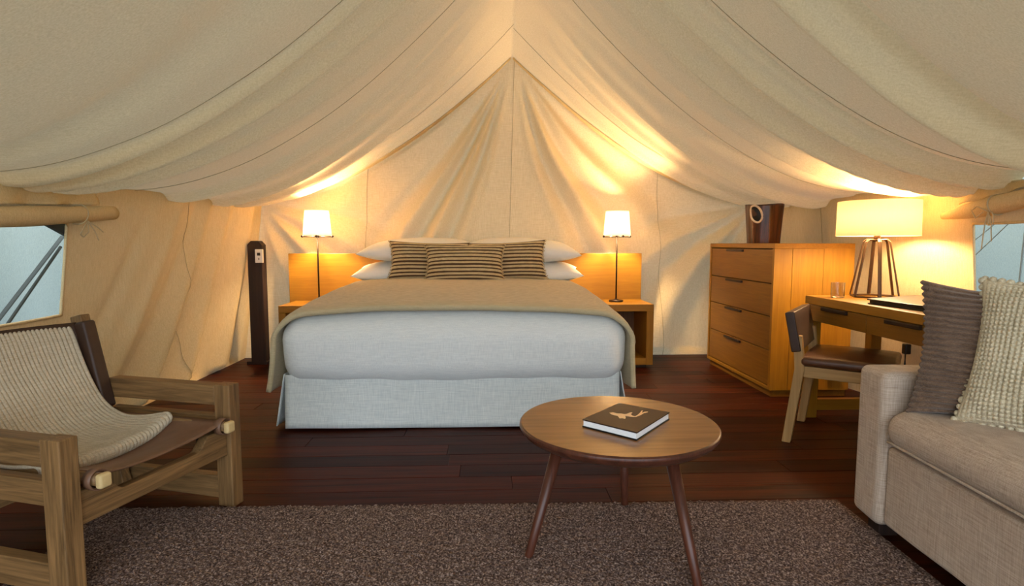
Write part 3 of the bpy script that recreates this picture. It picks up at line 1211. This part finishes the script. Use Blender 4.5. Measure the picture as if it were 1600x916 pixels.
def brown_rib(u, v, x, y, z, sgn, e):
    ph = (v * 0.5 + 0.5) * 23 + 0.25 * nz(u * 2, v * 4, 1.0)
    k = 0.5 - 0.5 * math.cos(2 * PI * ph)
    z += sgn * 0.013 * k ** 0.7 * min(1, e * 3 + 0.25)
    x *= 1 + 0.030 * k ** 0.6 * abs(u) ** 6
    return x + 0.25, y + 0.235, z


bc = weld(pillow(MB(), 0.50, 0.47, 0.17, 44, 190, 0.11, 2.8, brown_rib).build('ribbed_cushion', 'chenille_brown', smooth=True, fix=False))
tag(bc, 'dark brown ribbed chenille cushion standing against the sofa arm', 'cushion')
stand(bc, (1.462, 1.915, 0.508), (0.86, -0.42, 0), R(9), R(4.5))


def waffle(u, v, x, y, z, sgn, e):
    k = (abs(math.sin(PI * (u * 0.5 + 0.5) * 33)) * abs(math.sin(PI * (v * 0.5 + 0.5) * 33))) ** 0.55
    z += sgn * (0.014 * k - 0.007) * min(1, e * 4)
    return x + 0.25, y + 0.245, z


cc = thing('waffle_cushion', 'cream waffle knit cushion with bobble edging leaning on the brown cushion', 'cushion')
weld(pillow(MB(), 0.50, 0.49, 0.18, 231, 231, 0.10, 2.6, waffle).build('cover', 'waffle_cream', cc, smooth=True, fix=False))
bob = MB()
for k in range(4 * 22):
    sd, q = divmod(k, 22)
    v = -0.97 + 1.94 * q / 21
    e = 1 - 0.10 * (1 - v * v)
    px, py = ((0.25 * e * (1 if sd == 0 else -1), 0.245 * v) if sd < 2 else (0.25 * v, 0.245 * e * (1 if sd == 2 else -1)))
    rr = random.uniform(.010, .014)
    bob.lathe([(0.0001, -rr), (rr * .7, -rr * .7), (rr, 0), (rr * .7, rr * .7), (0.0001, rr)], (px + 0.25, py + 0.245, random.uniform(-.004, .004)), 8)
bo = bob.build('bobble_edging', 'waffle_cream', cc, smooth=True)
bo['kind'] = 'stuff'
stand(cc, (1.535, 1.80, 0.512), (0.52, -0.85, 0), R(16), R(1))

# ------------------------------------------------------------------ coffee table
ct = thing('coffee_table', 'round walnut coffee table on three slanted legs in the foreground', 'table', (0.462, 2.005, 0))
MB().lathe([(0.0001, 0.412), (0.29, 0.412), (0.318, 0.417), (0.342, 0.432), (0.353, 0.448), (0.352, 0.456), (0.346, 0.461), (0.0001, 0.461)], seg=96).build('table_top', 'walnut_top', ct, smooth=False, bevel=0.001)
tt = [o for o in COL.objects if o.parent == ct][0]
tt.data.polygons.foreach_set('use_smooth', [True] * len(tt.data.polygons))
tt.data.materials.append(MATS['walnut_leg'])
for p in tt.data.polygons:
    if p.center.z < 0.4595:
        p.material_index = 1
        p.use_smooth = True
    else:
        p.use_smooth = False
for fx, fy in ((0.135, 1.915), (0.565, 2.30), (0.66, 1.705)):
    d = Vector((fx - 0.462, fy - 2.005, 0))
    t_ = d * 0.66
    MB().tube([(d.x, d.y, 0), (d.x * .99, d.y * .99, 0.02), (t_.x, t_.y, 0.413)], [0.013, 0.0145, 0.022], 20).build('leg', 'walnut_leg', ct, smooth=True)

# book with an embossed leaping figure
bk_ = thing('cover_book', 'dark brown hardcover book with gold leaping emblem on coffee table', 'book', (0.488, 1.975, 0.461))
BO = bk_.location
P4 = [(0.325, 1.947), (0.499, 2.145), (0.654, 2.017), (0.478, 1.80)]
P4 = [(x - BO.x, y - BO.y) for x, y in P4]
ctr = (sum(p[0] for p in P4) / 4, sum(p[1] for p in P4) / 4)
P4i = [(ctr[0] + (p[0] - ctr[0]) * 0.975, ctr[1] + (p[1] - ctr[1]) * 0.975) for p in P4]
MB().prism(P4, 'z', 0.0, 0.005).build('back_cover', 'black_cover', bk_)
MB().prism(P4i, 'z', 0.005, 0.0245).build('pages', 'paper_pages', bk_)
MB().prism(P4, 'z', 0.0245, 0.0285).build('front_cover', 'book_cover', bk_)
EMB = [(0.434, 2.018), (0.449, 2.022), (0.46, 2.009), (0.474, 2.007), (0.486, 1.999), (0.496, 2.004), (0.511, 2.019), (0.519, 2.019), (0.507, 1.996), (0.509, 1.98), (0.516, 1.972), (0.529, 1.987), (0.545, 2.014), (0.556, 2.037), (0.564, 2.043), (0.558, 2.029), (0.551, 2.012), (0.564, 2.025), (0.578, 2.028), (0.574, 2.017), (0.557, 2.007), (0.542, 1.987), (0.53, 1.976), (0.518, 1.965), (0.507, 1.965), (0.499, 1.968), (0.489, 1.974), (0.483, 1.978), (0.479, 1.955), (0.474, 1.944), (0.465, 1.952), (0.456, 1.949), (0.456, 1.964), (0.456, 1.979), (0.446, 1.987), (0.438, 1.996)]
MB().prism([(x - BO.x, y - BO.y) for x, y in EMB], 'z', 0.0284, 0.0289).build('emblem', 'gold_foil', bk_)

# ------------------------------------------------------------------ rug
RC = [(-1.56, 2.365), (1.455, 2.315), (1.36, 0.30), (-1.45, 0.30)]


def rug_fn(a, b):
    x = (RC[0][0] * (1 - b) + RC[3][0] * b) * (1 - a) + (RC[1][0] * (1 - b) + RC[2][0] * b) * a
    y = (RC[0][1] * (1 - b) + RC[3][1] * b) * (1 - a) + (RC[1][1] * (1 - b) + RC[2][1] * b) * a
    z = 0.014 + random.uniform(-0.003, 0.003)
    if b < 0.012:
        y += random.uniform(-0.006, 0.008)
        z -= 0.004
    if b == 0:
        z = 0.002
    if a in (0.0, 1.0) or b == 1.0:
        z = 0.001
    return Vector((x, y, z))


rug = thing('area_rug', 'large heathered brown pile rug under the coffee table', 'rug', (0, 1.3, 0))
loc(MB().grid(rug_fn, 420, 280).build('pile', 'rug_wool', rug, smooth=False, fix=False))
for sd in (0, 1):
    bd = MB()
    p, q = Vector((*RC[0 if sd == 0 else 1], 0)), Vector((*RC[3 if sd == 0 else 2], 0))
    o_ = 0.028 * (1 if sd else -1)
    bd.prism([(p.x, p.y), (p.x + o_, p.y), (q.x + o_, q.y), (q.x, q.y)], 'z', 0.0005, 0.009)
    loc(bd.build('binding', 'rug_wool', rug, bevel=0.002))

# ------------------------------------------------------------------ safari chair
sf = thing('safari_chair', 'weathered oak safari chair with brown leather sling seat at left', 'chair', (-1.085, 2.40, 0), R(-17))
WY = -0.69
lx0, lx1 = -0.045, 0.03
for y0 in (0.0, WY):
    bx('leg', (lx0, y0 - 0.03, 0), (lx1, y0 + 0.03, 0.518), 'chair_oak_z', sf, 0.004)
    MB().prism([(lx0, 0.43), (lx0, 0.512), (-0.60, 0.512), (-0.645, 0.49), (-0.645, 0.43)], 'y', y0 - 0.028, y0 + 0.034).build('armrest', 'chair_oak_x', sf, bevel=0.004)
    bx('side_rail', (-0.60, y0 - 0.02, 0.305), (lx0, y0 + 0.02, 0.385), 'chair_oak_x', sf, 0.004)
    bx('lower_rail', (-0.66, y0 - 0.022, 0.03), (lx0, y0 + 0.022, 0.125), 'chair_oak_x', sf, 0.004)
    yi = y0 + (-0.052 if y0 == 0 else 0.052)
    ps = Matrix.Translation((-0.60, y0 + (-0.055 if y0 == 0 else 0.055), 0.385)) @ Matrix.Rotation(R(-14), 4, 'Y')
    MB().box((-0.03, -0.022, -0.39), (0.03, 0.022, 0.415), ps).build('back_post', 'chair_oak_z', sf, bevel=0.004)
    MB().rbox((-0.046, -0.030, 0.0), (0.046, 0.030, 0.385), 0.012, 12, None, ps).build('post_sleeve', 'leather_dark', sf, smooth=True)
    # side rod that carries the seat sling, with a pale end cap
    yr = y0 + (-0.075 if y0 == 0 else 0.075)
    rod = MB().tube([(0.055, yr, 0.362), (-0.58, yr, 0.362)], 0.021, 16).build('sling_rod', 'chair_oak_x', sf, smooth=True)
    MB().rbox((0.052, yr - 0.021, 0.339), (0.077, yr + 0.021, 0.385), 0.009, 10).build('end_cap', 'end_grain', rod, smooth=True)
    tb_ = MB()
    for k, rr in enumerate((0.030, 0.034)):
        tb_.lathe([(rr - 0.004, 0), (rr, 0), (rr, 0.03), (rr - 0.004, 0.03)], seg=20, closed=True,
                  M=Matrix.Translation((0.012 + 0.006 * k, yr, 0.362)) @ Matrix.Rotation(PI / 2, 4, 'Y'))
    tb_.build('leather_loop', 'leather_brown', rod, smooth=True)
# front rail with its scooped upper edge (in local y)
ya, yb = WY + 0.03, -0.03
prof = [(ya, 0.225)]
prof += [(yb, 0.225), (yb, 0.335), (yb - 0.09, 0.338)]
for k in range(1, 9):
    q = k / 8
    prof.append((yb - 0.09 - 0.07 * q, 0.338 - 0.052 * (q * q * (3 - 2 * q))))
for k in range(9):
    q = 1 - k / 8
    prof.append((ya + 0.09 + 0.07 * q, 0.338 - 0.052 * (q * q * (3 - 2 * q))))
prof.append((ya, 0.335))
MB().prism(prof, 'x', -0.028, 0.012).build('front_rail', 'chair_oak_y', sf, bevel=0.004)
bx('back_stretcher', (-0.60, WY + 0.02, 0.14), (-0.565, -0.02, 0.175), 'chair_oak_y', sf, 0.006)


def sling_seat(a, b):
    x = 0.045 - 0.60 * b
    yy = -0.075 + (WY + 0.15) * a
    s = 4 * a * (1 - a)
    z = 0.384 - (0.04 + 0.035 * sm(0, 0.5, b)) * s ** 0.75
    return Vector((x - 0.03 * s * (1 - sm(0, .3, b)), yy, z))


MB().grid(sling_seat, 30, 24).build('seat_sling', 'leather_brown', sf, smooth=True, solid=0.005)


def sling_back(a, b):
    yy = -0.07 + (WY + 0.14) * a
    s = 4 * a * (1 - a)
    h = 0.03 + 0.345 * b
    x = -0.60 - math.tan(R(14)) * h * 0.98 - 0.055 * s ** 0.8
    return Vector((x, yy, 0.385 + h))


MB().grid(sling_back, 30, 12).build('back_sling', 'leather_dark', sf, smooth=True, solid=0.005)
MB().tube([(-0.06, -0.10, 0.325), (-0.06, -0.115, 0.25), (-0.06, -0.16, 0.235), (-0.06, -0.56, 0.235), (-0.06, -0.60, 0.30)], 0.012, 8, None, True, 0.5).build('strap', 'strap_black', sf, smooth=True)

# ribbed throw over the chair: profile of (x, z) from behind the top rail to the folded front edge
PR = [(-0.80, 0.50), (-0.775, 0.62), (-0.755, 0.695), (-0.738, 0.728), (-0.71, 0.730), (-0.688, 0.695), (-0.662, 0.63), (-0.628, 0.55), (-0.585, 0.47), (-0.53, 0.408), (-0.46, 0.374), (-0.38, 0.360), (-0.30, 0.358), (-0.24, 0.366), (-0.205, 0.372), (-0.192, 0.362), (-0.193, 0.346), (-0.206, 0.336), (-0.25, 0.332), (-0.32, 0.330)]


def spline(pts, n):
    out = []
    N = len(pts) - 1
    for k in range(n + 1):
        t_ = k / n * N
        i = min(int(t_), N - 1)
        u = t_ - i
        p = [pts[max(0, min(N, i + d))] for d in (-1, 0, 1, 2)]
        out.append(tuple(0.5 * (2 * p[1][c] + (p[2][c] - p[0][c]) * u + (2 * p[0][c] - 5 * p[1][c] + 4 * p[2][c] - p[3][c]) * u * u + (3 * p[1][c] - p[0][c] - 3 * p[2][c] + p[3][c]) * u ** 3) for c in range(2)))
    return out


NR = 34
PRS = spline(PR, 90)


def throw_c(a, b, off=0.0, trim=0.0):
    k = b * 90
    i = min(int(k), 89)
    u = k - i
    x = PRS[i][0] * (1 - u) + PRS[i + 1][0] * u
    z = PRS[i][1] * (1 - u) + PRS[i + 1][1] * u
    j0, j1 = max(0, i - 1), min(90, i + 2)
    tx, tz = PRS[j1][0] - PRS[j0][0], PRS[j1][1] - PRS[j0][1]
    l = math.hypot(tx, tz) or 1
    nx, nz_ = -tz / l, tx / l
    ph = a * NR
    ribh = 0.010 * abs(math.sin(PI * ph)) ** 0.45 * (1 - 0.6 * sm(0.78, 0.86, b))
    h = ribh + off
    yy = -0.095 - (0.53 - trim) * a
    s = 4 * a * (1 - a)
    dip = 0.03 * s ** 0.8 * sm(-0.62, -0.40, x) - 0.02 * g(a, 0.12) * sm(-0.45, -0.25, x)
    backb = 0.04 * s ** 0.8 * (1 - sm(-0.70, -0.50, x)) * sm(0.40, 0.6, z)
    front = sm(0.62, 0.76, b)
    return Vector((x + nx * h - backb + 0.03 * front * (a - 0.3), yy - 0.012 * sm(.2, .7, b) * a, z + nz_ * h - dip + 0.010))


rt = thing('ribbed_blanket', 'cream ribbed blanket draped over the back and seat of the safari chair', 'blanket')
rt.matrix_world = Matrix.Translation(sf.location) @ Matrix.Rotation(R(-17), 4, 'Z')
MB().grid(lambda a, b: throw_c(a, b), NR * 6, 90).build('knitted_cloth', 'ribbed_throw', rt, smooth=True, fix=False, solid=0.006)


# ------------------------------------------------------------------ rolled window flaps
def flap(label, pos, sg, ya, yb, za, zb, tie_y):
    rl = thing('window_flap', label, 'window flap', (pos(ya, .85).x, ya, 0), 0, 'rolled window flaps')
    base = rl.location.copy()
    n = 44
    pts, rad = [], []
    for k in range(n + 1):
        q = k / n
        Y = ya + (yb - ya) * q
        x = pos(Y, 0.88).x + sg * 0.062
        z = za + (zb - za) * q - 0.012 * math.sin(PI * q)
        pts.append(Vector((x, Y, z)) - base)
        r = 0.047 + 0.002 * math.sin(q * 23)
        rad.append(r * (0.35 + 0.65 * sm(-0.04, 0.24, q)) if sg < 0 else r * (0.82 + 0.18 * sm(0, 0.3, q)))
    MB().tube(pts, rad, 22).build('roll', 'canvas', rl, smooth=True)
    # crumpled cloth between the roll and the eave
    def ap(a, b):
        Y = ya - 0.1 + (yb - ya) * a
        q = (Y - ya) / (yb - ya)
        zr_ = za + (zb - za) * q + 0.045
        top = pos(Y, 1.0)
        x = pos(Y, 0.92).x + sg * (0.03 + 0.018 * math.sin(a * 40 + b * 3) * (1 - b) + 0.02 * (1 - b))
        return Vector((x + (top.x - x) * b * 0.7, Y, zr_ + max(0.01, top.z - 0.01 - zr_) * b)) - base
    MB().grid(ap, 90, 8).build('gathered_cloth', 'canvas', rl, smooth=True, fix=False, solid=0.003)
    # tie cord: a loop round the roll and hanging ends
    q = (tie_y - ya) / (yb - ya)
    c = Vector((pos(tie_y, 0.88).x + sg * 0.062, tie_y, za + (zb - za) * q - 0.012 * math.sin(PI * q))) - base
    lp = [c + Vector((0.052 * math.cos(a), 0.008 * math.sin(a), 0.052 * math.sin(a))) for a in [2 * PI * k / 20 for k in range(21)]]
    m = MB()
    m.tube(lp, 0.0035, 6, None, False)
    e = c + Vector((sg * 0.045, 0, -0.035))
    m.build('tie_loop', 'cord_cream', rl, smooth=True)
    if sg > 0:
        ends = [[(0, 0, 0), (.012, -.05, -.035), (.016, -.085, -.07), (.01, -.05, -.085), (.006, -.01, -.06)], [(0, 0, 0), (.01, .035, -.05), (.012, .06, -.10)], [(0, 0, 0), (.01, .06, -.03), (.012, .10, -.055)], [(0, 0, 0), (.006, -.005, -.06)]]
    else:
        ends = [[(0, 0, 0), (-.012, 0, -.06), (-.012, .01, -.19)], [(0, 0, 0), (-.012, -.035, -.05), (-.012, -.045, -.15)], [(0, 0, 0), (-.018, .05, .03), (-.014, .085, .01), (-.012, .06, -.03), (-.008, .02, 0)], [(0, 0, 0), (-.012, -.02, -.07), (-.012, -.05, -.065), (-.012, -.045, -.02), (0, -.02, 0)]]
    for en in ends:
        pp = [e + Vector(p) for p in en]
        fine = []
        for i in range(len(pp) - 1):
            for k in range(4):
                fine.append(pp[i].lerp(pp[i + 1], k / 4))
        fine.append(pp[-1])
        MB().tube(fine, 0.003, 5).build('tie_end', 'cord_cream', rl, smooth=True)
    return rl


flap('rolled canvas window flap tied with cord above the left window', pos_l, 1, 3.41, 1.6, 1.272, 1.165, 3.13)
flap('rolled canvas window flap tied with cord above the right window', pos_r, -1, 3.21, 2.15, 1.252, 1.412, 2.86)

# guy straps outside the left window and cords outside the right one
def strap(label, a, b, r, flat, mat='dark_webbing_and_gap'):
    pts = [Vector(a).lerp(Vector(b), k / 10) for k in range(11)]
    o = MB().tube(pts, r, 6, None, True, flat).build('guy_strap', mat, smooth=True)
    return tag(o, label, 'strap')


strap('wide grey webbing guy strap outside the left window', (-2.415, 3.39, 1.14), (-2.53, 2.60, 0.30), 0.017, 0.3)
strap('thin grey guy cord beside the webbing strap outside the left window', (-2.43, 3.39, 1.08), (-2.585, 2.72, 0.22), 0.008, 1)
strap('upper thin cord crossing the outside of the right window', (2.85, 2.98, 1.33), (2.9, 3.36, 1.10), 0.003, 1, 'cord_grey')
strap('lower thin cord crossing the outside of the right window', (2.85, 3.05, 1.22), (2.9, 3.38, 0.98), 0.003, 1, 'cord_grey')
strap('steep thin cord outside the right window above the cream cushion', (2.85, 2.96, 1.25), (2.92, 3.05, 0.80), 0.005, 1, 'cord_grey')
